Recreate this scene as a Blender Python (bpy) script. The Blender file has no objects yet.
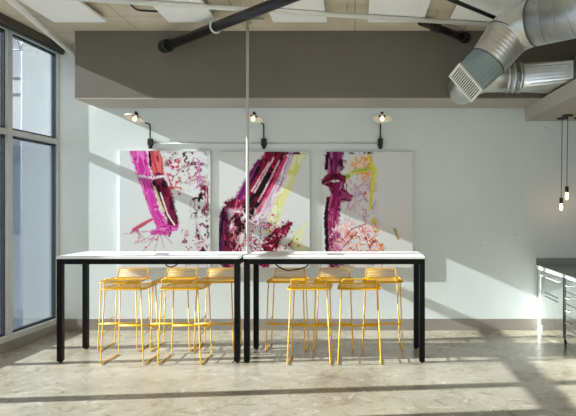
import bpy, bmesh, math, random
import numpy as np
from mathutils import Vector, Matrix

C = bpy.context.scene.collection
F = 580.0; VX = 355.0; VY = 206.0; EYE = 1.57
def P(px, py, d):
    """world point seen at photo pixel (px,py) at distance d in front of the camera"""
    return Vector(((px - VX) * d / F, d, EYE - (py - VY) * d / F))

# ------------------------------------------------------------------ materials
def srgb(r, g, b):
    f = lambda c: (c / 255 / 12.92) if c / 255 <= 0.04045 else ((c / 255 + 0.055) / 1.055) ** 2.4
    return (f(r), f(g), f(b), 1.0)

def mat(name, col, rough=0.5, metal=0.0, spec=0.5):
    m = bpy.data.materials.new(name); m.use_nodes = True
    b = m.node_tree.nodes['Principled BSDF']
    b.inputs['Base Color'].default_value = col
    b.inputs['Roughness'].default_value = rough
    b.inputs['Metallic'].default_value = metal
    b.inputs['Specular IOR Level'].default_value = spec
    return m

def N(m, t, **kw):
    n = m.node_tree.nodes.new(t)
    for k, v in kw.items():
        setattr(n, k, v)
    return n
def L(m, a, b): m.node_tree.links.new(a, b)

def ramp(m, fac, stops):
    r = N(m, 'ShaderNodeValToRGB')
    els = r.color_ramp.elements
    while len(els) < len(stops): els.new(0.5)
    for e, (p, c) in zip(els, stops):
        e.position = p; e.color = c
    L(m, fac, r.inputs['Fac'])
    return r

def noise(m, scale, detail=4, rough=0.5, vec=None, dist=0.0):
    n = N(m, 'ShaderNodeTexNoise')
    n.inputs['Scale'].default_value = scale
    n.inputs['Detail'].default_value = detail
    n.inputs['Roughness'].default_value = rough
    n.inputs['Distortion'].default_value = dist
    if vec is not None: L(m, vec, n.inputs['Vector'])
    return n

def mixc(m, fac, a, b, mode='MIX'):
    x = N(m, 'ShaderNodeMix', data_type='RGBA', blend_type=mode)
    if hasattr(fac, 'is_linked') or hasattr(fac, 'links'): L(m, fac, x.inputs[0])
    else: x.inputs[0].default_value = fac
    for s, i in ((a, 6), (b, 7)):
        if isinstance(s, tuple): x.inputs[i].default_value = s
        else: L(m, s, x.inputs[i])
    return x.outputs[2]

def mottled(name, c1, c2, scale, rough=0.6, bump=0.0, spec=0.4):
    m = mat(name, c1, rough, 0, spec)
    b = m.node_tree.nodes['Principled BSDF']
    tc = N(m, 'ShaderNodeTexCoord')
    n = noise(m, scale, 6, 0.6, tc.outputs['Object'])
    r = ramp(m, n.outputs['Fac'], [(0.3, c1), (0.7, c2)])
    L(m, r.outputs['Color'], b.inputs['Base Color'])
    if bump:
        bp = N(m, 'ShaderNodeBump'); bp.inputs['Strength'].default_value = bump; bp.inputs['Distance'].default_value = 0.02
        L(m, n.outputs['Fac'], bp.inputs['Height']); L(m, bp.outputs['Normal'], b.inputs['Normal'])
    return m

# painted concrete wall with tie holes and pock marks
def make_wall():
    m = mat('painted_concrete', srgb(222, 227, 225), 0.62, 0, 0.3)
    b = m.node_tree.nodes['Principled BSDF']
    tc = N(m, 'ShaderNodeTexCoord'); o = tc.outputs['Object']
    n = noise(m, 0.9, 5, 0.6, o)
    base = ramp(m, n.outputs['Fac'], [(0.3, srgb(216, 223, 221)), (0.7, srgb(226, 231, 229))])
    v = N(m, 'ShaderNodeTexVoronoi'); v.inputs['Scale'].default_value = 1.7; v.inputs['Randomness'].default_value = 0.75
    sx = N(m, 'ShaderNodeMapping'); sx.inputs['Scale'].default_value = (1, 0, 1.25); L(m, o, sx.inputs['Vector']); L(m, sx.outputs['Vector'], v.inputs['Vector'])
    dots = ramp(m, v.outputs['Distance'], [(0.030, (1, 1, 1, 1)), (0.056, (0, 0, 0, 1))])
    col = mixc(m, dots.outputs['Color'], base.outputs['Color'], srgb(136, 142, 142))
    v2 = N(m, 'ShaderNodeTexVoronoi'); v2.inputs['Scale'].default_value = 7.0; L(m, sx.outputs['Vector'], v2.inputs['Vector'])
    pn = noise(m, 1.1, 2, 0.5, o)
    pm = ramp(m, pn.outputs['Fac'], [(0.56, (0, 0, 0, 1)), (0.62, (1, 1, 1, 1))])
    pk = ramp(m, v2.outputs['Distance'], [(0.05, (1, 1, 1, 1)), (0.13, (0, 0, 0, 1))])
    pk2 = mixc(m, 1.0, pk.outputs['Color'], pm.outputs['Color'], 'MULTIPLY')
    col2 = mixc(m, pk2, col, srgb(190, 196, 196))
    L(m, col2, b.inputs['Base Color'])
    n2 = noise(m, 14, 5, 0.6, o)
    bp = N(m, 'ShaderNodeBump'); bp.inputs['Strength'].default_value = 0.08; bp.inputs['Distance'].default_value = 0.01
    L(m, n2.outputs['Fac'], bp.inputs['Height']); L(m, bp.outputs['Normal'], b.inputs['Normal'])
    return m

def make_floor():
    m = mat('polished_concrete', srgb(140, 135, 122), 0.3, 0, 0.5)
    b = m.node_tree.nodes['Principled BSDF']
    tc = N(m, 'ShaderNodeTexCoord'); o = tc.outputs['Object']
    n1 = noise(m, 1.1, 8, 0.68, o, 0.6)
    base = ramp(m, n1.outputs['Fac'], [(0.28, srgb(118, 108, 90)), (0.45, srgb(152, 144, 124)), (0.6, srgb(168, 160, 141)), (0.78, srgb(188, 181, 164))])
    n2 = noise(m, 5.5, 8, 0.75, o, 1.2)
    st = ramp(m, n2.outputs['Fac'], [(0.36, srgb(206, 201, 186)), (0.47, (1, 1, 1, 1)), (0.6, (1, 1, 1, 1)), (0.72, (1, 1, 1, 1))])
    c = mixc(m, 0.85, base.outputs['Color'], st.outputs['Color'], 'MULTIPLY')
    n3 = noise(m, 3.2, 10, 0.8, o, 2.0)
    hz = ramp(m, n3.outputs['Fac'], [(0.55, (0, 0, 0, 1)), (0.68, (1, 1, 1, 1))])
    c2 = mixc(m, hz.outputs['Color'], c, srgb(190, 184, 169))
    L(m, c2, b.inputs['Base Color'])
    rr = N(m, 'ShaderNodeMapRange'); rr.inputs['To Min'].default_value = 0.16; rr.inputs['To Max'].default_value = 0.34
    L(m, n2.outputs['Fac'], rr.inputs['Value']); L(m, rr.outputs['Result'], b.inputs['Roughness'])
    return m

def make_ceiling():
    m = mat('board_formed_concrete', srgb(190, 172, 142), 0.8, 0, 0.2)
    b = m.node_tree.nodes['Principled BSDF']
    tc = N(m, 'ShaderNodeTexCoord'); o = tc.outputs['Object']
    n1 = noise(m, 1.6, 6, 0.65, o)
    base = ramp(m, n1.outputs['Fac'], [(0.3, srgb(206, 193, 166)), (0.7, srgb(228, 218, 195))])
    br = N(m, 'ShaderNodeTexBrick'); br.inputs['Scale'].default_value = 1.0
    br.inputs['Mortar Size'].default_value = 0.008; br.inputs['Brick Width'].default_value = 1.25; br.inputs['Row Height'].default_value = 0.62
    br.offset = 0.0
    br.inputs['Color1'].default_value = (1, 1, 1, 1); br.inputs['Color2'].default_value = (.93, .93, .93, 1); br.inputs['Mortar'].default_value = (.68, .65, .6, 1)
    L(m, o, br.inputs['Vector'])
    c = mixc(m, 1.0, base.outputs['Color'], br.outputs['Color'], 'MULTIPLY')
    L(m, c, b.inputs['Base Color'])
    return m

def make_metal(name, c, rough):
    m = mat(name, c, rough, 1.0)
    b = m.node_tree.nodes['Principled BSDF']
    tc = N(m, 'ShaderNodeTexCoord')
    n = noise(m, 9, 5, 0.6, tc.outputs['Object'])
    r = ramp(m, n.outputs['Fac'], [(0.3, tuple(x * .84 for x in c[:3]) + (1,)), (0.7, c)])
    L(m, r.outputs['Color'], b.inputs['Base Color'])
    rr = N(m, 'ShaderNodeMapRange'); rr.inputs['To Min'].default_value = rough * .75; rr.inputs['To Max'].default_value = rough * 1.3
    L(m, n.outputs['Fac'], rr.inputs['Value']); L(m, rr.outputs['Result'], b.inputs['Roughness'])
    return m

def make_glass(name, tint, refl=0.6):
    m = bpy.data.materials.new(name); m.use_nodes = True
    nt = m.node_tree; nt.nodes.clear()
    out = N(m, 'ShaderNodeOutputMaterial'); mx = N(m, 'ShaderNodeMixShader')
    tr = N(m, 'ShaderNodeBsdfTransparent'); tr.inputs['Color'].default_value = tint
    gl = N(m, 'ShaderNodeBsdfGlossy'); gl.inputs['Roughness'].default_value = 0.02
    fr = N(m, 'ShaderNodeFresnel'); fr.inputs['IOR'].default_value = 1.45
    mu = N(m, 'ShaderNodeMath', operation='MULTIPLY'); mu.inputs[1].default_value = refl
    L(m, fr.outputs['Fac'], mu.inputs[0]); L(m, mu.outputs['Value'], mx.inputs['Fac'])
    L(m, tr.outputs['BSDF'], mx.inputs[1]); L(m, gl.outputs['BSDF'], mx.inputs[2]); L(m, mx.outputs['Shader'], out.inputs['Surface'])
    return m

def emit(name, col, s):
    m = mat(name, col, 0.3)
    b = m.node_tree.nodes['Principled BSDF']
    b.inputs['Emission Color'].default_value = col; b.inputs['Emission Strength'].default_value = s
    return m

def vcol_mat(name):
    m = mat(name, (1, 1, 1, 1), 0.6, 0, 0.12)
    b = m.node_tree.nodes['Principled BSDF']
    a = N(m, 'ShaderNodeVertexColor', layer_name='paint')
    L(m, a.outputs['Color'], b.inputs['Base Color'])
    return m

M = dict(
    wall=make_wall(), floor=make_floor(), ceiling=make_ceiling(),
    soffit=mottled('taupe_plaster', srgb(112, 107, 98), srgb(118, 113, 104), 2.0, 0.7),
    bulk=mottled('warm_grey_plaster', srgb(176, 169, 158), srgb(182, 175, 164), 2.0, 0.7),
    base=mottled('taupe_rubber', srgb(142, 135, 126), srgb(150, 143, 133), 3.0, 0.5),
    alu=mottled('grey_aluminium', srgb(184, 188, 186), srgb(194, 198, 196), 3.0, 0.45),
    curb=mottled('grey_curb', srgb(128, 127, 122), srgb(142, 141, 135), 4.0, 0.6),
    blind=mottled('dark_blind', srgb(74, 70, 66), srgb(84, 80, 75), 4.0, 0.6),
    gasket=mat('black_gasket', srgb(26, 32, 40), 0.5),
    glass=make_glass('clear_glass', (0.93, 0.965, 0.98, 1)),
    glass_low=make_glass('sky_reflection_glass', (0.92, 0.965, 1.0, 1), 0.8),  # blue in the lower panes stands in for reflected sky
    white=mottled('white_laminate', srgb(232, 232, 230), srgb(238, 238, 236), 3.0, 0.3),
    panel=mottled('white_felt', srgb(244, 244, 240), srgb(248, 248, 245), 8.0, 0.9),
    black=mottled('black_steel', srgb(8, 8, 9), srgb(13, 13, 15), 5.0, 0.45, spec=.16),
    blackpipe=mottled('black_pipe_paint', srgb(20, 20, 23), srgb(28, 28, 32), 5.0, 0.3, spec=.4),
    cable=mat('black_rubber', srgb(18, 17, 17), 0.5),
    yellow=mottled('yellow_enamel', srgb(236, 178, 26), srgb(243, 188, 34), 6.0, 0.35),
    cap=mat('black_plastic', srgb(24, 23, 22), 0.5),
    shade=mottled('cream_enamel', srgb(226, 216, 196), srgb(232, 223, 204), 5.0, 0.35),
    bulb=emit('lamp_bulb', (1.0, 0.85, 0.66, 1), 1.3),
    filament=emit('edison_bulb', (1.0, 0.66, 0.36, 1), 9.0),
    conduit=mottled('pale_grey_conduit', srgb(196, 196, 190), srgb(206, 206, 201), 4.0, 0.4),
    wpaint=mottled('white_pipe_paint', srgb(226, 225, 217), srgb(232, 231, 224), 4.0, 0.45),
    duct=make_metal('galvanised_duct', (0.74, 0.76, 0.75, 1), 0.36),
    duct_dark=make_metal('duct_seam', (0.20, 0.21, 0.22, 1), 0.4),
    duct_teal=mottled('painted_plenum', srgb(122, 138, 140), srgb(136, 150, 151), 6.0, 0.4),
    grille=mat('white_grille', srgb(228, 228, 222), 0.45),
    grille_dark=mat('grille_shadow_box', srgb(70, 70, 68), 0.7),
    counter=mottled('grey_green_quartz', srgb(126, 136, 130), srgb(142, 151, 145), 14.0, 0.3),
    edge=mat('white_counter_edge', srgb(236, 237, 234), 0.3),
    steel=make_metal('brushed_steel', (0.62, 0.63, 0.62, 1), 0.35),
    polished=make_metal('polished_steel', (0.72, 0.74, 0.72, 1), 0.13),
    cab=mottled('pale_grey_lacquer', srgb(176, 180, 174), srgb(184, 188, 182), 4.0, 0.3),
    canvas=mat('canvas_side', srgb(222, 222, 220), 0.7),
    paint=vcol_mat('abstract_paint'),
    ext_conc=mottled('pale_concrete', srgb(158, 164, 172), srgb(232, 233, 230), 2.2, 0.8),
    ext_glass=mottled('blue_curtain_wall', srgb(74, 104, 140), srgb(112, 142, 176), 0.3, 0.3),
    ext_white=mat('white_downpipe', srgb(230, 233, 236), 0.5),
    ext_ground=mottled('paving', srgb(92, 104, 120), srgb(112, 122, 134), 0.8, 0.8),
    ext_steel=mat('grey_galvanised', srgb(120, 130, 140), 0.5),
    pole=mat('weathered_timber', srgb(110, 112, 116), 0.8),
    module=mottled('grey_plastic', srgb(120, 120, 118), srgb(132, 132, 130), 6.0, 0.5),
)

# ------------------------------------------------------------------ mesh builder
class MB:
    def __init__(s): s.v = []; s.f = []; s.sm = []
    def add(s, vs, fs, smooth=False):
        o = len(s.v); s.v += [tuple(v) for v in vs]; s.f += [tuple(i + o for i in f) for f in fs]; s.sm += [smooth] * len(fs)
    def box(s, x0, x1, y0, y1, z0, z1, T=None):
        vs = [Vector((x, y, z)) for x in (x0, x1) for y in (y0, y1) for z in (z0, z1)]
        if T: vs = [T(v) for v in vs]
        s.add(vs, [(0, 1, 3, 2), (4, 6, 7, 5), (0, 4, 5, 1), (2, 3, 7, 6), (0, 2, 6, 4), (1, 5, 7, 3)])
        return s
    def hexa(s, q0, q1):
        """solid between two quads"""
        s.add(list(q0) + list(q1), [(3, 2, 1, 0), (4, 5, 6, 7), (0, 1, 5, 4), (1, 2, 6, 5), (2, 3, 7, 6), (3, 0, 4, 7)])
        return s
    def tube(s, pts, r, n=8, closed=False, caps=True):
        pts = [Vector(p) for p in pts]; k = len(pts)
        rs = r if isinstance(r, (list, tuple)) else [r] * k
        tan = []
        for i in range(k):
            if closed: t = (pts[(i + 1) % k] - pts[i]).normalized() + (pts[i] - pts[i - 1]).normalized()
            else:
                t = Vector((0, 0, 0))
                if i < k - 1: t += (pts[i + 1] - pts[i]).normalized()
                if i > 0: t += (pts[i] - pts[i - 1]).normalized()
            tan.append(t.normalized())
        up = Vector((0, 0, 1)) if abs(tan[0].z) < 0.9 else Vector((1, 0, 0))
        nrm = (up - tan[0] * up.dot(tan[0])).normalized()
        vs = []
        for i in range(k):
            nrm = (nrm - tan[i] * nrm.dot(tan[i])).normalized(); bi = tan[i].cross(nrm)
            for j in range(n):
                a = 2 * math.pi * j / n
                vs.append(pts[i] + (nrm * math.cos(a) + bi * math.sin(a)) * rs[i])
        fs = []
        for i in range(k if closed else k - 1):
            i2 = (i + 1) % k
            for j in range(n):
                j2 = (j + 1) % n
                fs.append((i * n + j, i2 * n + j, i2 * n + j2, i * n + j2))
        s.add(vs, fs, True)
        if caps and not closed:
            o = len(s.v) - len(vs)
            s.f += [tuple(o + j for j in range(n)), tuple(o + (k - 1) * n + j for j in reversed(range(n)))]; s.sm += [False, False]
        return s
    def lathe(s, prof, n=20, M4=None, caps=True):
        """prof: (radius, height) pairs round local z"""
        vs = [Vector((r * math.cos(2 * math.pi * j / n), r * math.sin(2 * math.pi * j / n), z)) for r, z in prof for j in range(n)]
        if M4: vs = [M4 @ v for v in vs]
        fs = [(i * n + j, i * n + (j + 1) % n, (i + 1) * n + (j + 1) % n, (i + 1) * n + j) for i in range(len(prof) - 1) for j in range(n)]
        o = len(s.v); s.add(vs, fs, True)
        if caps:
            s.f += [tuple(o + j for j in reversed(range(n))), tuple(o + (len(prof) - 1) * n + j for j in range(n))]; s.sm += [False, False]
        return s
    def build(s, name, m, parent=None, bevel=0, loc=None):
        me = bpy.data.meshes.new(name)
        vs = s.v
        if loc is not None: vs = [(x - loc[0], y - loc[1], z - loc[2]) for x, y, z in s.v]
        me.from_pydata(vs, [], s.f); me.update()
        me.polygons.foreach_set('use_smooth', s.sm)
        bm = bmesh.new(); bm.from_mesh(me); bmesh.ops.recalc_face_normals(bm, faces=bm.faces[:]); bm.to_mesh(me); bm.free()
        me.materials.append(m)
        o = bpy.data.objects.new(name, me); C.objects.link(o)
        if loc is not None: o.location = loc
        if parent: o.parent = parent
        if bevel:
            b = o.modifiers.new('Bevel', 'BEVEL'); b.width = bevel; b.segments = 2; b.limit_method = 'ANGLE'
        return o

def fillet(pts, r, n=5, closed=False):
    pts = [Vector(p) for p in pts]; out = []; k = len(pts)
    for i in range(k):
        if not closed and i in (0, k - 1): out.append(pts[i]); continue
        a, p, b = pts[i - 1], pts[i], pts[(i + 1) % k]
        d1 = (a - p); d2 = (b - p); rr = min(r, d1.length * .45, d2.length * .45)
        p1 = p + d1.normalized() * rr; p2 = p + d2.normalized() * rr
        for j in range(n + 1):
            t = j / n
            out.append(p1 * (1 - t) ** 2 + p * 2 * t * (1 - t) + p2 * t * t)
    return out

def tag(o, label=None, cat=None, group=None, kind=None):
    if label: o['label'] = label
    if cat: o['category'] = cat
    if group: o['group'] = group
    if kind: o['kind'] = kind
    return o
def thing(name, label, cat, loc=(0, 0, 0), group=None, rz=0):
    o = bpy.data.objects.new(name, None); C.objects.link(o); o.location = loc; o.rotation_euler[2] = rz; o.empty_display_size = .1
    return tag(o, label, cat, group)
def dup(root, loc, label, rz=None):
    r = root.copy(); C.objects.link(r); r.location = loc; r['label'] = label
    if rz is not None: r.rotation_euler[2] = rz
    for ch in list(root.children):
        c = ch.copy(); C.objects.link(c); c.parent = r
        for g in ch.children:
            d = g.copy(); C.objects.link(d); d.parent = c
    return r
def struct(o): o['kind'] = 'structure'; return o

# ------------------------------------------------------------------ room shell
WY = 7.34        # back wall
SY = 6.72        # soffit face
CZ = 3.60        # ceiling
struct(MB().box(-4.2, 6.2, -3.0, WY, -0.15, 0).build('floor', M['floor']))
struct(MB().box(-4.2, 6.2, WY, WY + .2, -0.15, CZ + .2).build('wall_back', M['wall']))
cxl = lambda y: -3.845 - .04 * (WY - y)
struct(MB().hexa([(cxl(-3), -3, CZ), (6.2, -3, CZ), (6.2, WY, CZ), (cxl(WY), WY, CZ)], [(cxl(-3), -3, CZ + .2), (6.2, -3, CZ + .2), (6.2, WY, CZ + .2), (cxl(WY), WY, CZ + .2)]).build('ceiling', M['ceiling']))
struct(MB().box(6.2, 6.4, -3.0, WY + .2, -0.15, CZ + .2).build('wall_right', M['wall']))
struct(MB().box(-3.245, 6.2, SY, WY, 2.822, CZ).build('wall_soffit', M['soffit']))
struct(MB().box(-3.245, 6.2, SY, WY, 2.81, 2.822).build('ceiling_soffit', M['bulk']))  # thin underside layer, lighter than the soffit face, same colour as the bulkhead
struct(MB().box(2.15, 6.2, 3.2, WY, 2.646, 2.81).build('ceiling_bulkhead', M['bulk']))
struct(MB().box(-3.73, 2.36, WY - .014, WY, 0, .145).build('baseboard_back', M['base'], bevel=.003))

# window wall: runs from the back corner towards the viewer, turned a little
XC = -3.74
SL = 0.040
def W(v):   # local: x = inwards from the glazing line, y = real depth, z
    return Vector((XC - SL * (WY - v.y) + v.x, v.y, v.z))
HEAD = 3.49; TRZ0, TRZ1 = 2.345, 2.415; SILL = .13
bays = [(6.40, WY - .027, .08), (5.73, 6.32, .06), (4.62, 5.67, .10), (3.93, 4.52, .10), (2.95, 3.83, .10), (1.75, 2.85, .10), (.55, 1.65, .10), (-.65, .45, .10), (-1.9, -.75, .10)]
for i, (y0, y1, mw) in enumerate(bays):
    f = MB()
    f.box(-.10, 0, y0 - mw, y0, 0.10, CZ, W)                       # mullion on the near side
    if i == 0: f.box(-.10, 0, y1, WY, 0.10, CZ, W)                  # end jamb on the back wall
    f.box(-.075, -.005, y0, y1, TRZ0 + .006, TRZ1 - .002, W)
    f.box(-.10, 0, y0, y1, HEAD, CZ, W)
    f.box(-.10, 0.02, y0 - mw, y1, 0.10, SILL + .03, W)
    w = struct(f.build('window_%d' % (i + 1), M['alu']))
    g = MB()
    for a, b in ((SILL + .03, TRZ0), (TRZ1, HEAD)):
        g.box(-.075, -.035, y0, y0 + .018, a, b, W); g.box(-.075, -.035, y1 - .014, y1, a, b, W)
        g.box(-.075, -.035, y0 + .018, y1 - .014, b - .022, b, W); g.box(-.075, -.035, y0 + .018, y1 - .014, a, a + .022, W)
    g.build('gasket', M['gasket'], w)
    MB().box(-.058, -.050, y0 + .018, y1 - .014, TRZ1 + .022, HEAD - .022, W).build('pane', M['glass'], w)
    MB().box(-.058, -.050, y0 + .018, y1 - .014, SILL + .052, TRZ0 - .022, W).build('pane', M['glass_low'], w)
struct(MB().box(-.16, .03, -2.0, WY, 0, .10, W).build('trim_1', M['curb'], bevel=.004))
rb = thing('roller_blind', 'dark brown roller blind cassette along the head of the tall windows', 'blind', W(Vector((.05, 4, HEAD))))
o = MB().box(.004, .085, -1.9, WY - .02, HEAD + .008, HEAD + .108, W).build('cassette', M['blind'], None, .012); o.parent = rb; o.matrix_parent_inverse = rb.matrix_basis.inverted()
o = MB().box(.03, .075, -1.9, WY - .03, HEAD - .012, HEAD + .012, W).build('bottom_rail', M['gasket'], None); o.parent = rb; o.matrix_parent_inverse = rb.matrix_basis.inverted()

def under(parent, *objs):
    inv = Matrix.LocRotScale(parent.location, parent.rotation_euler, None).inverted()
    for o in objs:
        o.parent = parent; o.matrix_parent_inverse = inv

# ------------------------------------------------------------------ outside the windows
struct(MB().box(-60, -4.2, -20, 60, -.3, -.12).build('ground_outside', M['ext_ground']))
tag(MB().box(-5.41, -3.9, 9.6, 10.6, -.12, 9).build('building_wing', M['ext_conc']), 'pale mottled concrete wing of the building outside the tall window', 'building')
tag(MB().tube([(-5.44, 9.54, -.12), (-5.44, 9.54, 9)], .045, 10).build('downpipe', M['ext_white']), 'white vertical downpipe on the corner of the concrete wing outside', 'pipe')
eb = thing('office_building', 'distant blue glazed building seen low through the tall window', 'building', (-24, 38, 0))
under(eb, MB().box(-34, -18.6, 34, 44, -.12, 5.1).build('facade', M['ext_glass']), MB().box(-34.2, -18.4, 33.8, 44.2, 5.1, 5.4).build('roof', M['ext_steel']))
up = thing('utility_pole', 'slim utility pole with two crossarms outside the tall window', 'pole', (-14.9, 25, 0))
under(up, MB().tube([(-14.9, 25, -.2), (-14.9, 25, 9.0)], [.13, .09], 10).build('post', M['pole']),
      MB().box(-15.4, -14.4, 24.94, 25.06, 7.0, 7.12).build('crossarm', M['pole']),
      MB().box(-15.4, -14.4, 24.94, 25.06, 6.3, 6.42).build('crossarm', M['pole']))
tr = thing('sign_gantry', 'grey steel lattice gantry fixed high on the concrete wing outside', 'gantry', (-5.6, 9.5, 4))
t = MB(); za, zb = 4.10, 4.32
t.tube([(-5.9, 9.40, zb), (-4.6, 9.40, zb)], .014, 6).tube([(-5.75, 9.40, za), (-4.6, 9.40, za)], .014, 6).tube([(-5.9, 9.40, zb), (-5.75, 9.40, za)], .014, 6)
under(tr, t.build('chords', M['ext_steel']))
t = MB()
for k in range(7):
    x = -5.72 + k * .15; t.tube([(x, 9.40, za), (x + .075, 9.40, zb)], .008, 5).tube([(x + .075, 9.40, zb), (x + .15, 9.40, za)], .008, 5)
under(tr, t.build('lattice', M['ext_steel']))

# ------------------------------------------------------------------ bar tables
def table(x0, x1, label):
    y0, y1 = 5.80, 6.40
    r = thing('bar_table', label, 'table', ((x0 + x1) / 2, (y0 + y1) / 2, 0), 'long bar height tables end to end')
    top = MB().box(x0, x1, y0 - .012, y1 + .012, 1.041, 1.068).build('tabletop', M['white'], bevel=.003)
    f = MB(); t = .03
    f.box(x0 + .055, x1 - .055, y0, y0 + t, .987, 1.041).box(x0 + .055, x1 - .055, y1 - t, y1, .987, 1.041)
    f.box(x0, x0 + t, y0 + .055, y1 - .055, .987, 1.041).box(x1 - t, x1, y0 + .055, y1 - .055, .987, 1.041)
    f.box((x0 + x1) / 2 - .02, (x0 + x1) / 2 + .02, y0 + t, y1 - t, 1.0, 1.041)
    under(r, top, f.build('apron', M['black'], bevel=.002))
    for xa in (x0, x1 - .055):
        for ya in (y0, y1 - .055):
            lg = MB().box(xa, xa + .055, ya, ya + .055, .014, 1.041).build('leg', M['black'], bevel=.003)
            under(r, lg)
            ft = MB().lathe([(.018, 0), (.018, .008), (.008, .008), (.008, .02)], 12, Matrix.Translation((xa + .0275, ya + .0275, 0))).build('foot', M['cap'])
            ft.parent = lg; ft.matrix_parent_inverse = lg.matrix_parent_inverse.copy(); ft.matrix_parent_inverse = Matrix.LocRotScale(r.location, r.rotation_euler, None) @ lg.matrix_parent_inverse if False else Matrix.Identity(4)
    return r
table(-2.985, -1.155, 'white topped bar table with black steel legs beside the tall windows')
table(-1.113, .700, 'white topped bar table with black steel legs ending nearest the kitchen counter')

def outlet(px, d, w, label):
    X = (px - VX) * d / F
    r = thing('power_outlet', label, 'outlet', (X, d, 1.068), 'power modules set in the bar tables')
    MB().box(-w / 2, w / 2, -.03, .03, 0, .007).build('lid', M['module'], r, .002)
    MB().box(-w / 2 + .012, w / 2 - .012, -.019, .019, .007, .009).build('socket_strip', M['cap'], r)
outlet(162, 6.02, .13, 'grey flush power module in the tabletop beside the tall windows')
outlet(335.5, 6.0, .17, 'grey flush power module in the tabletop below the painting with the yellow ribbon')

def cable(pts, label, r=.007):
    c = MB().tube(fillet([P(*p) for p in pts], .12, 6), r, 8).build('power_cable', M['cable'])
    tag(c, label, 'cable', 'cables looped under the bar tables')
cable([(163.5, 258.6, 6.1), (166, 265.5, 6.12), (171, 267.5, 6.12), (177, 265, 6.12), (179.5, 258.6, 6.1)], 'small loop of black cable hanging under the table beside the windows')
cable([(272, 258.6, 6.1), (276, 265, 6.12), (286, 271, 6.15), (300, 269, 6.15), (308, 266, 6.12), (310, 258.6, 6.1)], 'long sagging black cable under the table near the vertical conduit')

# ------------------------------------------------------------------ stools
def make_stool():
    r = thing('bar_stool', '', 'stool', (0, 0, 0), 'yellow wire bar stools')
    Wd, D, Z = .432, .44, .748
    h, dp = Wd / 2, D / 2
    R = .0062
    for s in (-1, 1):
        path = fillet([(s * (h - .038), -dp + .02, Z), (s * (h - .004), -dp, .009), (s * (h - .004), dp, .009), (s * (h - .03), dp - .02, Z)], .035, 5)
        MB().tube(path, R, 8).build('sled_leg', M['yellow'], r)
    # seat: rounded frame and a field of cross wires, dished a little
    st = MB()
    st.tube(fillet([(-h, -dp, Z), (h, -dp, Z), (h, dp, Z), (-h, dp, Z)], .07, 6, True), R, 8, True)
    n = 12
    for k in range(1, n):
        y = -dp + D * k / n
        dip = .018 * math.sin(math.pi * k / n)
        hh = h - (.02 if k in (1, n - 1) else .0)
        st.tube([(-hh, y, Z), (-hh * .8, y, Z - dip), (0, y, Z - dip * 1.3), (hh * .8, y, Z - dip), (hh, y, Z)], .0031, 6)
    for x in (-h * .72, h * .72):
        st.tube([(x, -dp, Z), (x, 0, Z - .03), (x, dp, Z)], .005, 6)
    st.build('seat', M['yellow'], r)
    # backrest: low bent hoop with wires
    b = MB(); bw = .168
    b.tube(fillet([(-bw - .008, -dp + .02, Z), (-bw, -dp - .012, Z + .104), (bw, -dp - .012, Z + .104), (bw + .008, -dp + .02, Z)], .022, 5), R * .9, 8)
    for k in range(1, 6):
        t = k / 6; y = -dp + .02 - .032 * t; z = Z + .104 * t
        b.tube([(-bw - .006, y, z), (bw + .006, y, z)], .0032, 6)
    b.build('backrest', M['yellow'], r)
    # footrest at the sitter's feet
    MB().tube([(-h + .012, dp - .01, .305), (h - .012, dp - .01, .305)], .011, 8).tube([(-h + .014, dp - .01, .305), (-h + .014, -dp + .01, .305)], .005, 6).tube([(h - .014, dp - .01, .305), (h - .014, -dp + .01, .305)], .005, 6).build('footrest', M['yellow'], r)
    return r
proto = make_stool()
near = [(-2.292, 'yellow wire stool on the camera side of the table, first from the windows'),
        (-1.729, 'yellow wire stool on the camera side of the table, second from the windows'),
        (-.4545, 'yellow wire stool on the camera side of the table, third from the windows'),
        (.0445, 'yellow wire stool on the camera side of the table, fourth and last from the windows')]
far = [(-2.545, 'yellow wire stool on the wall side of the table, first from the windows'),
       (-1.985, 'yellow wire stool on the wall side of the table, second from the windows'),
       (-1.515, 'yellow wire stool on the wall side, between second stool and joined table legs'),
       (-.745, 'yellow wire stool on the wall side, first past the joined table legs'),
       (-.235, 'yellow wire stool on the wall side, second past the joined table legs'),
       (.300, 'yellow wire stool on the wall side, last one before the table end')]
first = True
for x, lab in near:
    if first: proto.location = (x, 5.925, 0); proto['label'] = lab; first = False
    else: dup(proto, (x, 5.925, 0), lab, 0)
for i, (x, lab) in enumerate(far):
    dup(proto, (x, 6.44, 0), lab, math.pi)

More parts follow.
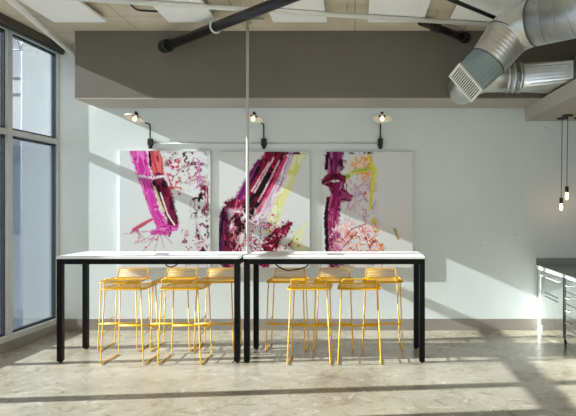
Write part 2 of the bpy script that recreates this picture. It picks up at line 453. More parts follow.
# ------------------------------------------------------------------ paintings
rng = np.random.default_rng(7)
NW, NH = 150, 192
PW, PH = 91.0, 116.0           # canvas size in paint units
gu, gv = np.meshgrid(np.linspace(0, PW, NW), np.linspace(0, PH, NH))
def lin(c):
    c = np.array(c, float) / 255
    return np.where(c <= .04045, c / 12.92, ((c + .055) / 1.055) ** 2.4)
def vnoise(x, y, seed):
    r = np.random.default_rng(seed); T = r.random((64, 64))
    xi = np.floor(x).astype(int); yi = np.floor(y).astype(int); fx = x - xi; fy = y - yi
    fx = fx * fx * (3 - 2 * fx); fy = fy * fy * (3 - 2 * fy)
    g = lambda a, b: T[a % 64, b % 64]
    return (g(xi, yi) * (1 - fx) + g(xi + 1, yi) * fx) * (1 - fy) + (g(xi, yi + 1) * (1 - fx) + g(xi + 1, yi + 1) * fx) * fy
class Paint:
    def __init__(s, bg):
        s.img = np.ones((NH, NW, 3)) * lin(bg); s.n = 1
    def put(s, mask, col):
        mask = np.clip(mask, 0, 1)[..., None]; s.img = s.img * (1 - mask) + col * mask
    def stroke(s, pts, w, cols, rough=.25, streak=1.0, op=1.0, holes=0.0, stretch=.06):
        """ragged brush stroke along pts; colours run as streaks across its width"""
        s.n += 1
        pts = [np.array(p, float) for p in pts]
        ws = w if isinstance(w, (list, tuple)) else [w] * len(pts)
        best = np.full(gu.shape, 1e9); q = np.zeros(gu.shape); al = np.zeros(gu.shape); ww = np.ones(gu.shape); acc = 0
        for (a, b, wa, wb) in zip(pts[:-1], pts[1:], ws[:-1], ws[1:]):
            d = b - a; ln = np.hypot(*d); t = np.clip(((gu - a[0]) * d[0] + (gv - a[1]) * d[1]) / ln ** 2, 0, 1)
            cx = gu - (a[0] + d[0] * t); cy = gv - (a[1] + d[1] * t); dist = np.hypot(cx, cy)
            sd = ((gu - a[0]) * -d[1] + (gv - a[1]) * d[0]) / ln
            wl = (wa + (wb - wa) * t) / 2
            k = dist / wl < best
            best = np.where(k, dist / wl, best); q = np.where(k, sd / wl, q); al = np.where(k, acc + t * ln, al); acc += ln
        nz = vnoise(gu * .45 + 9, gv * .45, s.n) - .5 + (vnoise(gu * 1.3, gv * 1.3, s.n + 50) - .5) * .6
        lim = 1.12 + nz * rough * 1.5
        m = np.clip((lim - best) * 4, 0, 1)
        idx = vnoise((q + 1) * 2.2 * streak + 3, al * stretch, s.n + 100) * .72 + vnoise((q + 1) * 5 * streak, al * stretch * 1.2, s.n + 150) * .28
        idx = np.clip((idx - .22) / .56, 0, .999) * len(cols)
        ci = np.clip(idx.astype(int), 0, len(cols) - 1)
        col = np.array([lin(c) for c in cols])[ci]
        if holes:
            h = vnoise((q + 1) * 4, al * .12, s.n + 200); m = m * np.clip((h - holes) * 8, 0, 1)
        s.put(m * op, col)
    def patch(s, box, cols, cover=.5, scale=.5, op=1.0, sx=1.0):
        """broken blotches inside a box (u0,v0,u1,v1)"""
        s.n += 1; u0, v0, u1, v1 = box
        e = np.minimum(np.minimum(gu - u0, u1 - gu) / max(1, (u1 - u0) * .25), np.minimum(gv - v0, v1 - gv) / max(1, (v1 - v0) * .25))
        wu = gu + (vnoise(gu * .3, gv * .3, s.n + 310) - .5) * 9; wv = gv + (vnoise(gu * .3, gv * .3, s.n + 320) - .5) * 9
        n1 = vnoise(wu * scale * .62 * sx, wv * scale * .42, s.n + 300) * .72 + vnoise(wu * scale * 1.4 * sx, wv * scale * .9, s.n + 350) * .28
        m = np.clip((n1 - (1 - cover)) * 7, 0, 1) * np.clip(e * 1.5 + .1, 0, 1)
        ci = np.clip(((vnoise(wu * scale * .8, wv * scale * .5, s.n + 400) - .18) / .64 * len(cols)).astype(int), 0, len(cols) - 1)
        s.put(m * op, np.array([lin(c) for c in cols])[ci])
    def spat(s, box, col, n, r0, r1, op=1.0):
        u0, v0, u1, v1 = box; l = lin(col)
        for _ in range(n):
            a, b, r = rng.uniform(u0, u1), rng.uniform(v0, v1), rng.uniform(r0, r1); an = rng.uniform(0, 3.14); st = rng.uniform(1, 2.4)
            dx = gu - a; dy = gv - b; p = dx * math.cos(an) + dy * math.sin(an); q = -dx * math.sin(an) + dy * math.cos(an)
            s.put(np.clip((1 - np.hypot(p / (r * st), q / r)) * 2.5, 0, 1) * op, l)
    def line(s, pts, w, col, op=1.0): s.stroke(pts, w, [col], .3, 1, op)

MAG = [(212, 56, 164), (222, 92, 182), (190, 36, 136), (228, 124, 198), (204, 44, 150)]
MAR = [(96, 16, 52), (60, 8, 30), (140, 26, 70), (36, 6, 20), (170, 40, 84)]
CRI = [(146, 18, 60), (84, 8, 38), (180, 34, 82), (46, 5, 22), (110, 12, 52), (26, 4, 14)]
BLK = (22, 14, 20)
def art_magenta():
    p = Paint((220, 222, 222)); c = lambda x, y: (x / 3.78 - 4.5, y / 3.78 - 6)
    for a, b in ((60, 325), (75, 372), (105, 402), (150, 398), (185, 385), (218, 372), (30, 335)):
        p.line([c(160, 318), c((160 + a) / 2 + 6, (318 + b) / 2 + 4), c(a, b)], 1.1, (196, 176, 180), .9)
    p.line([c(70, 318), c(105, 298), c(140, 280)], 3.2, (206, 80, 100)); p.line([c(60, 330), c(120, 296)], 1.2, (150, 70, 60))
    p.stroke([c(150, 26), c(158, 70), c(165, 112)], [12, 15, 11], [(200, 66, 84), (222, 110, 110), (170, 34, 60), (232, 160, 140)], .3)
    p.stroke([c(86, 26), c(104, 90), c(116, 135), c(150, 250), c(190, 318)], [16, 15, 12, 10, 12], MAG, .2)
    p.stroke([c(130, 28), c(135, 80)], 2.2, [BLK, (60, 10, 30)], .4)
    p.stroke([c(165, 128), c(192, 200), c(222, 296)], [12, 16, 10], MAR, .25)
    p.stroke([c(146, 140), c(166, 185)], 3.4, [BLK, (40, 20, 14)], .3)
    p.stroke([c(150, 160), c(168, 215), c(184, 250)], 2.6, [(222, 206, 168), (200, 176, 140), (240, 232, 214)], .3)
    p.stroke([c(172, 180), c(200, 262), c(232, 312)], 1.5, [(236, 226, 222)], .3)
    p.stroke([c(92, 118), c(140, 126), c(186, 118)], 3.0, [(240, 236, 238), (226, 150, 200), (240, 240, 240)], .5, holes=.3)
    p.stroke([c(142, 330), c(185, 318), c(232, 312)], [5, 10, 5], MAG, .4)
    p.patch((12, 76, 56, 92), [(190, 60, 130), (210, 150, 180), (150, 40, 80)], .38, .5)
    p.spat((40, 62, 58, 84), (120, 20, 50), 14, .5, 1.3)
    p.patch((42, 0, 90, 16), [BLK, (60, 20, 40), (120, 40, 70), (190, 150, 165)], .60, .5, 1, .8)
    p.patch((46, 12, 90, 34), [(140, 40, 70), (196, 90, 120), BLK, (220, 180, 190)], .48, .5)
    p.spat((50, 26, 62, 44), (196, 70, 80), 12, .5, 1.6); p.line([c(206, 130), c(216, 165)], 1.5, (190, 60, 70)); p.line([c(232, 138), c(228, 160), c(246, 162)], 1.4, (206, 96, 100))
    p.stroke([c(318, 70), c(322, 150)], 5, [(206, 130, 190), (226, 180, 214), (180, 80, 150)], .4, holes=.35)
    p.patch((70, 30, 91, 68), [(170, 40, 80), BLK, (210, 150, 170), (110, 20, 60)], .48, .5)
    p.spat((78, 44, 82, 48), BLK, 4, 1.4, 2.2); p.stroke([c(345, 160), c(348, 240)], 4, [(170, 30, 70), (210, 120, 140), (90, 10, 40)], .5, holes=.3)
    p.patch((76, 62, 91, 116), [BLK, (60, 14, 44), (150, 60, 100), (30, 20, 26), (226, 200, 210)], .60, .5)
    p.patch((46, 4, 62, 30), [(196, 70, 90), (236, 226, 226), (150, 40, 70)], .5, .5)
    p.patch((60, 66, 80, 116), [(206, 170, 184), (170, 90, 120), (60, 30, 44)], .38, .5, .9)
    p.spat((66, 30, 90, 112), (40, 16, 30), 18, .3, .8); p.spat((44, 20, 90, 70), (190, 90, 110), 16, .3, .7)
    p.spat((20, 94, 70, 114), (180, 60, 100), 20, .3, .8)
    return p
def art_crimson():
    p = Paint((220, 222, 221)); c = lambda x, y: (x / 3.78 - 4, y / 3.78 - 7)
    YL = [(226, 226, 150), (232, 232, 176), (220, 219, 120), (234, 234, 200)]
    p.stroke([c(318, 34), c(288, 110), c(240, 215), c(212, 320)], [14, 13, 12, 9], YL, .25, .8, .92)
    p.stroke([c(345, 300), c(300, 372), c(330, 396)], [3, 8, 10], YL, .5, 1, .8)
    p.stroke([c(284, 34), c(255, 120), c(205, 230), c(180, 280)], [9, 8, 8, 6], [(226, 208, 222), (206, 176, 200), (240, 234, 238), (190, 150, 186)], .2)
    p.stroke([c(232, 30), c(190, 110), c(130, 210), c(60, 330), c(36, 410)], [19, 27, 27, 20, 16], CRI + [BLK], .16, 1.4, 1, 0, .03)
    p.stroke([c(165, 60), c(118, 150), c(76, 235)], [3, 6, 6], [(126, 30, 108), (90, 16, 80), (160, 50, 130)], .3)
    for k, (a, b) in enumerate((((222, 50), (150, 180)), ((206, 66), (140, 175)), ((245, 60), (165, 215)))):
        p.stroke([c(*a), c(*b)], 1.6, [(238, 222, 226), (226, 150, 180)], .4, holes=.25)
    p.stroke([c(268, 48), c(215, 160), c(160, 258)], 3.2, [(214, 60, 110), (196, 30, 90), (230, 130, 160)], .3)
    p.stroke([c(66, 236), c(40, 330), c(60, 410), c(60, 445)], [18, 22, 22, 20], MAR + [(206, 80, 120), (226, 140, 160)], .3, 1.2)
    p.stroke([c(30, 262), c(24, 340), c(22, 440)], 6, [(70, 14, 60), (110, 30, 90), BLK], .3)
    p.patch((8, 56, 40, 80), [(230, 170, 190), (240, 226, 232), (206, 80, 130), (240, 230, 234)], .60, .5)
    p.patch((10, 76, 36, 116), [(214, 90, 110), (230, 170, 176), BLK, (150, 20, 60), (236, 214, 220)], .56, .45)
    p.patch((26, 62, 64, 116), [(230, 206, 218), (40, 16, 30), (200, 70, 120), (226, 224, 228), (120, 90, 110)], .56, .5)
    p.stroke([c(285, 300), c(240, 340), c(200, 395), c(190, 440)], [5, 13, 15, 14], CRI + [(216, 70, 110)], .55, 1.3)
    p.patch((46, 70, 76, 100), [BLK, (150, 20, 60), (226, 120, 150)], .45, .5)
    p.spat((40, 66, 80, 112), BLK, 14, .4, 1.2); p.spat((30, 60, 84, 112), (190, 30, 80), 12, .4, 1.2); p.spat((6, 40, 30, 70), (190, 130, 160), 20, .3, .9)
    p.spat((36, 62, 70, 110), (238, 232, 236), 30, .4, 1.2)
    p.patch((50, 0, 91, 3.0), [BLK, (120, 16, 50), (60, 50, 50)], .72, .5)
    return p
def art_yellow():
    p = Paint((220, 220, 218)); c = lambda x, y: (x / 3.78 - 6.5, y / 3.78 - 7)
    PU = [(104, 26, 76), (140, 46, 104), (70, 14, 50), (170, 90, 140)]
    p.patch((22, 20, 58, 76), [(224, 200, 208), (206, 184, 202), (236, 212, 204), (192, 164, 190)], .64, .4, .85)
    p.patch((20, 30, 56, 80), [(186, 150, 176), (150, 90, 130), (226, 190, 190)], .40, .5, .8)
    p.patch((26, 2, 52, 30), [(236, 160, 90), (240, 190, 130), (226, 130, 80), (232, 210, 170)], .58, .4)
    p.stroke([c(110, 130), c(150, 100), c(200, 92)], 4, [(196, 206, 70), (220, 220, 110), (150, 180, 60)], .5, holes=.2)
    p.stroke([c(100, 125), c(125, 118)], 4, [(130, 176, 60)], .5)
    p.stroke([c(72, 30), c(74, 70), c(70, 108)], [17, 19, 12], PU, .35)
    p.stroke([c(28, 140), c(66, 118), c(106, 128), c(98, 158), c(50, 150)], [6, 9, 6, 6, 6], MAR + [(170, 100, 140)], .4)
    p.stroke([c(66, 165), c(96, 190), c(130, 200)], [8, 14, 7], [(120, 26, 80), (90, 14, 54), (160, 60, 110)], .35)
    p.stroke([c(84, 160), c(66, 240), c(66, 320), c(74, 440)], [10, 14, 13, 15], [(130, 26, 84), (170, 50, 110), (96, 14, 60), (206, 110, 150), (150, 30, 90)], .3, 1.2)
    p.stroke([c(46, 40), c(42, 90)], 3, [BLK, (50, 10, 40)], .5); p.stroke([c(48, 200), c(40, 270), c(46, 400), c(46, 440)], [2.5, 4, 4, 4], [BLK, (40, 8, 30)], .4)
    p.patch((6, 62, 24, 116), [(230, 150, 180), (170, 40, 100), (240, 216, 226), (110, 20, 70)], .46, .5)
    p.stroke([c(200, 40), c(224, 100), c(214, 180), c(208, 246)], [2.5, 5.2, 4, 2.2], [(214, 208, 50), (226, 222, 90), (196, 190, 34)], .25)
    p.stroke([c(222, 284), c(232, 322)], 5, [(200, 196, 40), (222, 216, 110)], .5); p.stroke([c(300, 318), c(314, 356)], 2.6, [(176, 166, 100), (196, 160, 110)], .5)
    p.patch((12, 68, 62, 116), [(238, 200, 200), (232, 160, 170), (240, 232, 234), (226, 130, 120)], .60, .45)
    p.patch((24, 78, 56, 116), [(236, 140, 60), (240, 180, 90), (206, 60, 60), (150, 40, 90), (240, 224, 216)], .56, .5)
    p.patch((46, 86, 64, 116), [(96, 30, 90), (60, 16, 40), (226, 130, 60)], .48, .5)
    p.line([c(95, 370), c(140, 318), c(190, 300)], .9, (150, 70, 110)); p.line([c(105, 388), c(160, 330)], .9, (110, 40, 70))
    p.line([c(118, 150), c(122, 210)], .9, (130, 70, 100)); p.line([c(128, 205), c(190, 180)], .8, (176, 130, 150)); p.spat((34, 40, 44, 46), (200, 100, 90), 4, .7, 1.1)
    p.spat((20, 30, 60, 70), (170, 110, 140), 12, .25, .6); p.spat((20, 76, 66, 114), (120, 30, 60), 14, .3, .8)
    p.patch((26, 0, 52, 2.6), [BLK, (90, 60, 50)], .7, .5)
    return p

def painting(x0, x1, top, art, label):
    z1 = EYE + (VY - top) * WY / F; z0 = .795; yb = WY - .010; yf = WY - .043
    r = thing('painting', label, 'painting', ((x0 + x1) / 2, WY, z0), 'abstract canvases on the back wall')
    body = MB().box(x0, x1, yf + .001, yb, z0, z1).build('stretched_canvas', M['canvas']); under(r, body)
    cl = MB().box(x0 + .2, x1 - .2, yb, WY, z1 - .25, z1 - .2).build('hanging_cleat', M['steel']); under(r, cl)
    xs = np.linspace(x0, x1, NW); zs = np.linspace(z1, z0, NH)
    vs = [(xs[i], yf, zs[j]) for j in range(NH) for i in range(NW)]
    fs = [(j * NW + i, (j + 1) * NW + i, (j + 1) * NW + i + 1, j * NW + i + 1) for j in range(NH - 1) for i in range(NW - 1)]
    me = bpy.data.meshes.new('painted_face'); me.from_pydata(vs, [], fs); me.update()
    img = art().img.reshape(-1, 3)
    at = me.color_attributes.new('paint', 'FLOAT_COLOR', 'POINT')
    at.data.foreach_set('color', np.concatenate([img, np.ones((len(img), 1))], 1).astype(np.float32).ravel())
    me.materials.append(M['paint'])
    o = bpy.data.objects.new('painted_face', me); C.objects.link(o); under(r, o)
k = (WY - .043) / F
painting((119.5 - VX) * k, (210.3 - VX) * k, 151, art_magenta, 'abstract canvas with a magenta slash and pink rays, beside the windows')
painting((219 - VX) * k, (309.7 - VX) * k, 152, art_crimson, 'abstract canvas with a broad crimson diagonal and pale yellow streak')
painting((321.7 - VX) * k, (412.7 - VX) * k, 152, art_yellow, 'abstract canvas with a purple column and thin yellow ribbon')

# ------------------------------------------------------------------ wall lamps
def sconce(bx, label, sx, rz=0):
    X = (bx - VX) * WY / F; zb = 2.375
    r = thing('wall_lamp', label, 'lamp', (X, WY, zb), 'gooseneck lamps above the paintings', math.radians(rz))
    MB().box(-.032, .032, -.05, 0, -.045, .045).lathe([(.02, -.085), (.028, -.06), (.028, -.045)], 12, Matrix.Translation((0, -.025, 0))).build('wall_box', M['cap'], r, .008)
    pts = fillet([(0, -.03, .03), (0, -.035, .225), (0, -.36, .215), (0, -.40, .185), (0, -.44, .26), (0, -.50, .31), (0, -.535, .285)], .035, 5)
    MB().tube(pts, .0085, 8).build('arm', M['black'], r)
    T = Matrix.Translation((0, -.54, .220)) @ Matrix.Rotation(math.radians(sx), 4, 'Y') @ Matrix.Rotation(math.radians(-16), 4, 'X')
    MB().lathe([(.120, -.006), (.121, 0), (.105, .012), (.06, .03), (.03, .042), (.028, .040), (.058, .026), (.102, .007), (.116, -.003)], 28, T, False).build('shade', M['shade'], r)
    MB().lathe([(.062, .0315), (.034, .045), (.022, .058), (.018, .075), (.010, .080)], 18, T).build('socket_cap', M['cap'], r)
    MB().lathe([(.004, -.034), (.018, -.026), (.026, -.008), (.022, .012), (.013, .028), (.013, .040)], 16, T).build('bulb', M['bulb'], r)
sconce(151, 'gooseneck wall lamp above the magenta slash painting', 12)
sconce(264.4, 'gooseneck wall lamp above the crimson diagonal painting', 8, -5)
sconce(380.2, 'gooseneck wall lamp above the yellow ribbon painting', 0)
for a, b, lab in ((153.5, 261.8, 'thin grey conduit linking lamps over magenta and crimson paintings'), (266.8, 377.6, 'thin grey conduit linking lamps over crimson and yellow ribbon paintings')):
    o = MB().tube([((a - VX) * WY / F, WY - .009, 2.362), ((b - VX) * WY / F, WY - .009, 2.362)], .008, 8).build('wall_conduit', M['conduit']); tag(o, lab, 'conduit')

# ------------------------------------------------------------------ pendants
def pendant(px, py, d, zs, label):
    X = (px - VX) * d / F; z = 2.646
    r = thing('pendant_lamp', label, 'lamp', (X, d, z), 'bare bulb pendants under the bulkhead')
    MB().lathe([(.062, -.016), (.065, -.010), (.065, 0)], 20).build('canopy', M['cap'], r)
    MB().tube([(0, 0, -.01), (-.006, 0, (zs - z) * .5), (-.012, 0, zs - z + .03)], .0042, 6).build('cord', M['cable'], r)
    T = Matrix.Translation((-.012, 0, zs - z))
    MB().lathe([(.022, -.035), (.023, .025), (.012, .038)], 14, T).build('socket', M['cap'], r)
    MB().lathe([(.005, -.122), (.014, -.112), (.018, -.092), (.017, -.066), (.013, -.044), (.013, -.034)], 14, T).build('bulb', M['filament'], r)
pendant(562.2, 118, 7.09, 1.635, 'bare bulb pendant hanging lowest over the counter')
pendant(567.8, 115.5, 6.86, 1.765, 'bare bulb pendant hanging higher, just past the lowest bulb')
pendant(579.5, 118, 7.06, 1.70, 'pendant whose black canopy is cut by the picture edge')

# ------------------------------------------------------------------ counter
cx = 2.275
ct = thing('countertop', 'grey green countertop with white edge and low backsplash beside the wall', 'countertop', (cx + .35, 6, 0))
under(ct, MB().box(cx + .012, cx + .75, 4.2, WY - .02, .79, .826).build('slab', M['counter']),
      MB().box(cx, cx + .012, 4.2, WY - .001, .785, .828).build('front_edge', M['edge'], bevel=.002),
      MB().box(cx + .012, cx + .75, WY - .02, WY - .001, .79, .912).build('backsplash', M['counter']),
      MB().box(cx, cx + .012, WY - .022, WY - .001, .828, .912).build('backsplash_end', M['edge']))
fp = MB().box(cx + .035, cx + .70, 7.215, WY - .016, 0, .785).build('filler_panel', M['edge'], bevel=.002)
tag(fp, 'narrow white end panel between the wall and the grey cabinet', 'panel')
def base_unit(y0, y1, name, label, drawers):
    r = thing(name, label, 'cabinet', (cx + .4, (y0 + y1) / 2, 0))
    fx = cx + .035
    under(r, MB().box(fx + .02, cx + .70, y0, y1, .09, .785).build('body', M['steel']),
          MB().box(fx + .012, cx + .66, y0, y1, 0, .09).build('plinth', M['polished']))
    zs = [(.10, .775)] if not drawers else [(.10 + k * .135, .10 + (k + 1) * .135 - .008) for k in range(5)]
    for a, b in zs:
        dr = MB().box(fx, fx + .02, y0 + .006, y1 - .006, a, b).build('drawer' if drawers else 'door', M['polished'], bevel=.002); under(r, dr)
        h = MB(); ya, yb = (y0 + .06, y1 - .06) if not drawers else (y1 - .16, y1 - .06)
        z = b - .06
        h.tube(fillet([(fx, ya, z), (fx - .03, ya, z), (fx - .03, yb, z), (fx, yb, z)], .012, 4), .006, 8)
        hd = h.build('handle', M['conduit']); hd.parent = dr
    if not drawers:
        dr = [c for c in r.children if c.name.startswith('door')][0]
        v = MB()
        for z in (.47, .515): v.box(fx - .004, fx, y0 + .16, y1 - .16, z, z + .010)
        vv = v.build('reflection_bars', M['gasket']); vv.parent = dr  # dark bars drawn in for two reflected lines on the steel door
base_unit(6.44, 7.21, 'counter_cabinet', 'grey single door cabinet under the counter next to the wall', False)
base_unit(5.35, 6.36, 'drawer_cabinet', 'pale drawer cabinet under the counter at the picture edge', True)
base_unit(4.25, 5.34, 'drawer_unit', 'pale drawer cabinet under the counter nearer than the picture edge', True)
gp = MB().box(cx + .12, cx + .66, 6.365, 6.435, 0, .785).build('dark_gap_fill', M['cap']); tag(gp, 'narrow black strip standing in for the dark gap between the two counter cabinets', 'panel')  # black fill added for the shade inside the open gap

# ------------------------------------------------------------------ ceiling services
def hang_panel(x0, x1, label, y0=4.9, y1=6.165):
    r = thing('acoustic_panel', label, 'ceiling panel', ((x0 + x1) / 2, (y0 + y1) / 2, 3.5), 'white acoustic panels hung below the slab')
    under(r, MB().box(x0, x1, y0, y1, 3.522, 3.552).build('board', M['panel'], bevel=.004))
    for x in (x0 + .08, x1 - .08):
        for y in (y0 + .12, y1 - .12): under(r, MB().tube([(x, y, 3.552), (x, y, CZ)], .004, 6).build('hanger', M['steel']))
hang_panel(-3.20, -2.64, 'white hung acoustic panel nearest the tall windows')
hang_panel(-1.98, -1.46, 'white hung acoustic panel above the black sloping pipe')
hang_panel(-.87, -.30, 'white hung acoustic panel just past the thin vertical conduit')
hang_panel(.137, .72, 'white hung acoustic panel above the yellow ribbon painting')
hang_panel(1.0, 1.58, 'white hung acoustic panel behind the big silver duct')

wp = thing('white_pipe', 'white painted pipe running along the concrete ceiling beside the windows', 'pipe', (-3.4, 6.3, 3.5))
a = Vector((-3.06, 4.6, 3.485)); b = Vector((-3.555, WY, 3.485))
under(wp, MB().tube([a, b], .032, 12).build('tube', M['wpaint']), MB().tube([a.lerp(b, .62), a.lerp(b, .65)], .037, 12).build('coupling', M['wpaint']))
for t in (.30, .97):
    q = a.lerp(b, t); under(wp, MB().tube([q + Vector((0, 0, .03)), q + Vector((0, 0, CZ - 3.485))], .005, 6).build('hanger_rod', M['steel']))
wp = thing('white_pipe', 'white painted pipe crossing under the hung panels towards the silver duct', 'pipe', (-.7, 5.6, 3.46))
a = P(60, -3.0, 5.32); b = P(505, 26, 5.95); zz = 3.495; a.z = zz; b.z = zz
dA = (zz - EYE) * F / (VY + 2.5); dB = (zz - EYE) * F / (VY - 26)
a = Vector(((60 - VX) * dA / F, dA, zz)); b = Vector(((512 - VX) * dB / F, dB, zz))
under(wp, MB().tube([a, b], .0235, 12).build('tube', M['wpaint']))
for t in [(x - a.x) / (b.x - a.x) for x in (-1.12, -.08, .86)]:
    q = a.lerp(b, t); under(wp, MB().tube([q + Vector((0, 0, .02)), q + Vector((0, 0, CZ - zz))], .005, 6).build('hanger_rod', M['steel']))

def flange(mb, c, d, r): mb.tube([c, c + d * .022], r, 16); return mb
bp = thing('black_pipe', 'long black pipe rising from the taupe soffit past the vertical conduit', 'pipe', (-2.2, SY, 3.4))
s0 = Vector((-2.2, SY, 3.418)); s1 = Vector((.45, 4.15, 3.418)); dr = (s1 - s0).normalized()
under(bp, MB().tube([s0, s1], .051, 16).build('tube', M['blackpipe']))
f = MB().tube([s0 + Vector((0, -.002, 0)), s0 + Vector((0, -.022, 0))], .078, 18).tube([s0, s0 + dr * .09], .07, 16)
under(bp, f.build('flange', M['cap']))
q = s0.lerp(s1, .286)
hg = MB(); e1 = dr.cross(Vector((0, 0, 1))).normalized()
hg.tube([q + (e1 * math.cos(a) + Vector((0, 0, 1)) * math.sin(a)) * .060 for a in np.linspace(0, 2 * math.pi, 20, endpoint=False)], .011, 6, True)
hg.tube([q + Vector((0, 0, .060)), q + Vector((0, 0, CZ - 3.418))], .006, 6)
h = hg.build('clevis_hanger', M['wpaint']); h['label'] = 'white ring hanger'; under(bp, h)

sp = thing('black_pipe', 'short black pipe stub on the soffit beside the silver duct grille', 'pipe', (1.27, SY, 3.5))
s0 = Vector((1.275, SY, 3.515)); s1 = Vector((.70, 6.18, 3.535))
under(sp, MB().tube([s0, s1], .042, 14).build('tube', M['blackpipe']))
dr = (s1 - s0).normalized()
under(sp, MB().tube([s0 + Vector((0, -.001, 0)), s0 + Vector((0, -.02, 0))], .066, 16).tube([s0, s0 + dr * .07], .052, 14).build('flange', M['cap']),
      MB().tube([s1 - dr * .30, s1 - dr * .20], .053, 14).build('coupling', M['cap']))
bar = MB().tube([P(435, -7, 5.2).lerp(P(435, -7, 5.2), 0), P(505, 22, 5.75)], .020, 10).build('black_rod', M['blackpipe'])
tag(bar, 'thin black pipe running behind the silver duct across a white panel', 'pipe')
cc = MB().tube(fillet([P(129, 3, 5.62), P(137, 10.5, 5.98), P(158, 11.5, 6.03)], .15, 6), .009, 8).build('ceiling_cable', M['cable'])
tag(cc, 'short bent black cable on the ceiling beside the long black pipe', 'cable')

vc = thing('vertical_conduit', 'thin grey conduit dropping from the ceiling between the two tables', 'conduit', (-1.134, 6.12, 0))
under(vc, MB().tube([(-1.134, 6.12, 0), (-1.134, 6.12, CZ)], .0155, 10).build('tube', M['conduit']),
      MB().lathe([(.04, 0), (.04, .008), (.02, .02)], 14, Matrix.Translation((-1.134, 6.12, 0))).build('floor_plate', M['conduit']),
      MB().box(-1.18, -.96, 6.10, 6.14, 3.545, 3.57).box(-1.15, -1.10, 6.08, 6.16, 3.50, 3.545).build('beam_clamp', M['steel']))

# big silver duct
def rings(path, r, n, w=.012, ext=.006):
    m = MB()
    return m
bd = thing('air_duct', 'big round silver duct with an elbow and white grille outlet', 'duct', (1.5, 5.2, 3.2))
z0 = 3.205
S = [Vector((2.75, 4.05, z0)), Vector((1.60, 5.17, z0))]
E = P(507, 37, 5.30); G1 = P(487.5, 62, 5.28)
under(bd, MB().tube([S[0], S[1]], .208, 32).build('straight_run', M['duct']))
ctrl = [S[1], S[1] + (S[1] - S[0]).normalized() * .16, E - (G1 - E).normalized() * .03, E]
elb = []
for k in range(9):
    t = k / 8
    elb.append(ctrl[0] * (1 - t) ** 3 + ctrl[1] * 3 * t * (1 - t) ** 2 + ctrl[2] * 3 * t * t * (1 - t) + ctrl[3] * t ** 3)
under(bd, MB().tube(elb, [.207 - .006 * i / 8 for i in range(9)], 32).build('elbow', M['duct']))
ld = (G1 - E).normalized()
flex = [E + (G1 - E) * (i / 24) for i in range(25)]
under(bd, MB().tube(flex, [(.200 - .026 * i / 24) + (.003 if i % 3 == 0 else 0) for i in range(25)], 32).build('ribbed_sleeve', M['duct']))
sm = MB()
for p_, d_, r_ in ((S[1], (S[0] - S[1]).normalized(), .2115), (E, ld, .2055), (G1, ld, .179)):
    sm.tube([p_ - d_ * .005, p_ + d_ * .005], r_, 32)
under(bd, sm.build('joint_band', M['duct_dark']))
sp_ = MB(); dS = (S[0] - S[1]).normalized()
for i in range(1, 11): sp_.tube([S[1] + dS * (.13 * i - .002), S[1] + dS * (.13 * i + .002)], .2092, 32)
under(bd, sp_.build('spiral_seam', M['steel']))
# plenum: round to rectangular
gq = [P(459.4, 63, 5.17), P(483, 90, 5.17), P(472.3, 101.5, 5.32), P(449.2, 76, 5.32)]
gn = (gq[1] - gq[0]).cross(gq[3] - gq[0]).normalized()
if gn.y > 0: gn = -gn
gc = sum(gq, Vector()) / 4
n = 32; ring = []
e1 = (Vector((0, 1, 0)) - ld * ld.y).normalized(); e2 = ld.cross(e1)
circ = [G1 + (e1 * math.cos(2 * math.pi * j / n) + e2 * math.sin(2 * math.pi * j / n)) * .174 for j in range(n)]
rect = []
ux = (gq[1] - gq[0]) / 2; uy = (gq[3] - gq[0]) / 2
bc = gc - gn * .012
def onrect(dv):
    a = dv.dot(ux.normalized()) / .187; b = dv.dot(uy.normalized()) / .187
    mx_ = max(abs(a), abs(b), 1e-6); return bc + ux * (a / mx_) * .97 + uy * (b / mx_) * .97
# order ring by angle in grille plane
for j in range(n):
    th = 2 * math.pi * j / n
    # match circle direction e1,e2 to grille axes
    a = math.cos(th) * e1.dot(ux.normalized()) + math.sin(th) * e2.dot(ux.normalized())
    b = math.cos(th) * e1.dot(uy.normalized()) + math.sin(th) * e2.dot(uy.normalized())
    rect.append((a, b))
ang = [math.atan2(b, a) for a, b in rect]
rv = []
for t in ang:
    a, b = math.cos(t), math.sin(t); mm = max(abs(a), abs(b)); rv.append(bc + ux * (a / mm) * .97 + uy * (b / mm) * .97)
pl = MB(); pl.add(circ + rv, [(j, (j + 1) % n, n + (j + 1) % n, n + j) for j in range(n)] + [tuple(range(n, 2 * n))])
under(bd, pl.build('plenum', M['duct_teal']))
gr = MB(); fw = .022
def quad(a0, a1, b0, b1, off): return [gc + ux * a + uy * b + gn * off for a, b in ((a0, b0), (a1, b0), (a1, b1), (a0, b1))]
A = .10; B = .17
for a0, a1, b0, b1 in ((-1, 1, -1, -1 + B), (-1, 1, 1 - B, 1), (-1, -1 + A, -1 + B, 1 - B), (1 - A, 1, -1 + B, 1 - B)):
    gr.hexa(quad(a0, a1, b0, b1, -.010), quad(a0, a1, b0, b1, .014))
grl = gr.build('grille', M['grille']); under(bd, grl)
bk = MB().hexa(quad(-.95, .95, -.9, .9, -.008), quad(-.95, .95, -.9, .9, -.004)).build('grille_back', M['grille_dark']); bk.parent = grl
bl = MB()
for i in range(15):
    a = -.88 + 1.76 * i / 14; bl.hexa(quad(a - .028, a + .028, -1 + B, 1 - B, -.003), quad(a - .028, a + .028, -1 + B, 1 - B, .006))
b_ = bl.build('grille_slats', M['grille']); b_.parent = grl
# hangers keep it up
hw = MB()
for t in (.35, .75):
    q = S[1].lerp(S[0], t); hw.tube([q + Vector((0, 0, .2)), q + Vector((0, 0, CZ - z0))], .005, 6)
under(bd, hw.build('hanger_rod', M['steel']))

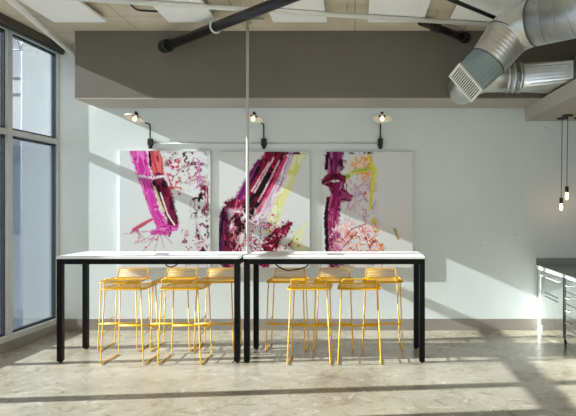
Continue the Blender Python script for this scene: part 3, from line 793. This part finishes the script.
# lower duct against the soffit
ld2 = thing('air_duct', 'lower silver duct with collar and flared end in front of the soffit', 'duct', (1.6, 6.35, 2.95))
zc = 2.972; yc = 6.34; rr = .158
pth = [Vector((1.80, yc, zc)), Vector((1.52, yc, zc)), Vector((1.40, yc + .005, zc - .004)), Vector((1.315, yc + .04, zc - .02)), Vector((1.255, yc + .12, zc - .045)), Vector((1.235, yc + .215, zc - .06)), Vector((1.235, SY - .004, zc - .06))]
under(ld2, MB().tube(pth, [rr, rr, rr, rr + .004, rr + .008, rr + .01, rr + .01], 28).build('round_run', M['duct']))
cb = MB()
for x, r_ in ((1.66, .165), (1.72, .168), (1.79, .168)): cb.tube([(x - .012, yc, zc), (x + .012, yc, zc)], r_, 28)
under(ld2, cb.build('collar', M['duct']))
ra, rb_ = 5.80, 6.60; za_, zb_ = 2.83, 3.05; xr = 2.20
n = 28; circ = [Vector((1.80, yc + rr * math.cos(2 * math.pi * j / n), zc + rr * math.sin(2 * math.pi * j / n))) for j in range(n)]
rect = []
for j in range(n):
    a, b = math.cos(2 * math.pi * j / n), math.sin(2 * math.pi * j / n); mm = max(abs(a), abs(b))
    rect.append(Vector((xr, (ra + rb_) / 2 + (rb_ - ra) / 2 * a / mm, (za_ + zb_) / 2 + (zb_ - za_) / 2 * b / mm)))
tm = MB(); tm.add(circ + rect, [(j, (j + 1) % n, n + (j + 1) % n, n + j) for j in range(n)])
under(ld2, tm.build('flared_transition', M['duct']), MB().box(xr, 4.2, ra, rb_, za_, zb_).build('flat_run', M['duct']),
      MB().box(xr - .012, xr + .012, ra - .012, rb_ + .012, za_ - .014, zb_ + .012).build('flange', M['duct_dark']))

# ------------------------------------------------------------------ light
sun = bpy.data.lights.new('sun', 'SUN'); sun.energy = 15.0; sun.angle = math.radians(.42); sun.color = (1.0, .985, .955)
so = bpy.data.objects.new('sun', sun); C.objects.link(so)
so.rotation_euler = Vector((10, 1, -4.32)).to_track_quat('-Z', 'Y').to_euler()
w = bpy.data.worlds.new('sky'); bpy.context.scene.world = w; w.use_nodes = True
nt = w.node_tree; bg = nt.nodes['Background']
tc = nt.nodes.new('ShaderNodeTexCoord'); sx = nt.nodes.new('ShaderNodeSeparateXYZ'); cr = nt.nodes.new('ShaderNodeValToRGB')
nt.links.new(tc.outputs['Generated'], sx.inputs['Vector']); nt.links.new(sx.outputs['Z'], cr.inputs['Fac'])
els = cr.color_ramp.elements
els[0].position = 0.0; els[0].color = (0.95, 0.972, 1.0, 1); els[1].position = .55; els[1].color = (.66, .80, 1.0, 1)
nt.links.new(cr.outputs['Color'], bg.inputs['Color']); bg.inputs['Strength'].default_value = 1.22

cam = bpy.data.cameras.new('camera'); co = bpy.data.objects.new('camera', cam); C.objects.link(co)
co.location = (0, 0, EYE); co.rotation_euler = (math.pi / 2, 0, 0)
cam.sensor_fit = 'HORIZONTAL'; cam.sensor_width = 36; cam.lens = F / 576 * 36
cam.shift_x = -(VX - 288) / 576; cam.shift_y = -(208 - VY) / 576
cam.clip_start = .05
S_ = bpy.context.scene; S_.camera = co
S_.view_settings.view_transform = 'Standard'; S_.view_settings.look = 'None'; S_.view_settings.exposure = 0.0; S_.view_settings.gamma = 1.0
S_.view_settings.use_curve_mapping = False
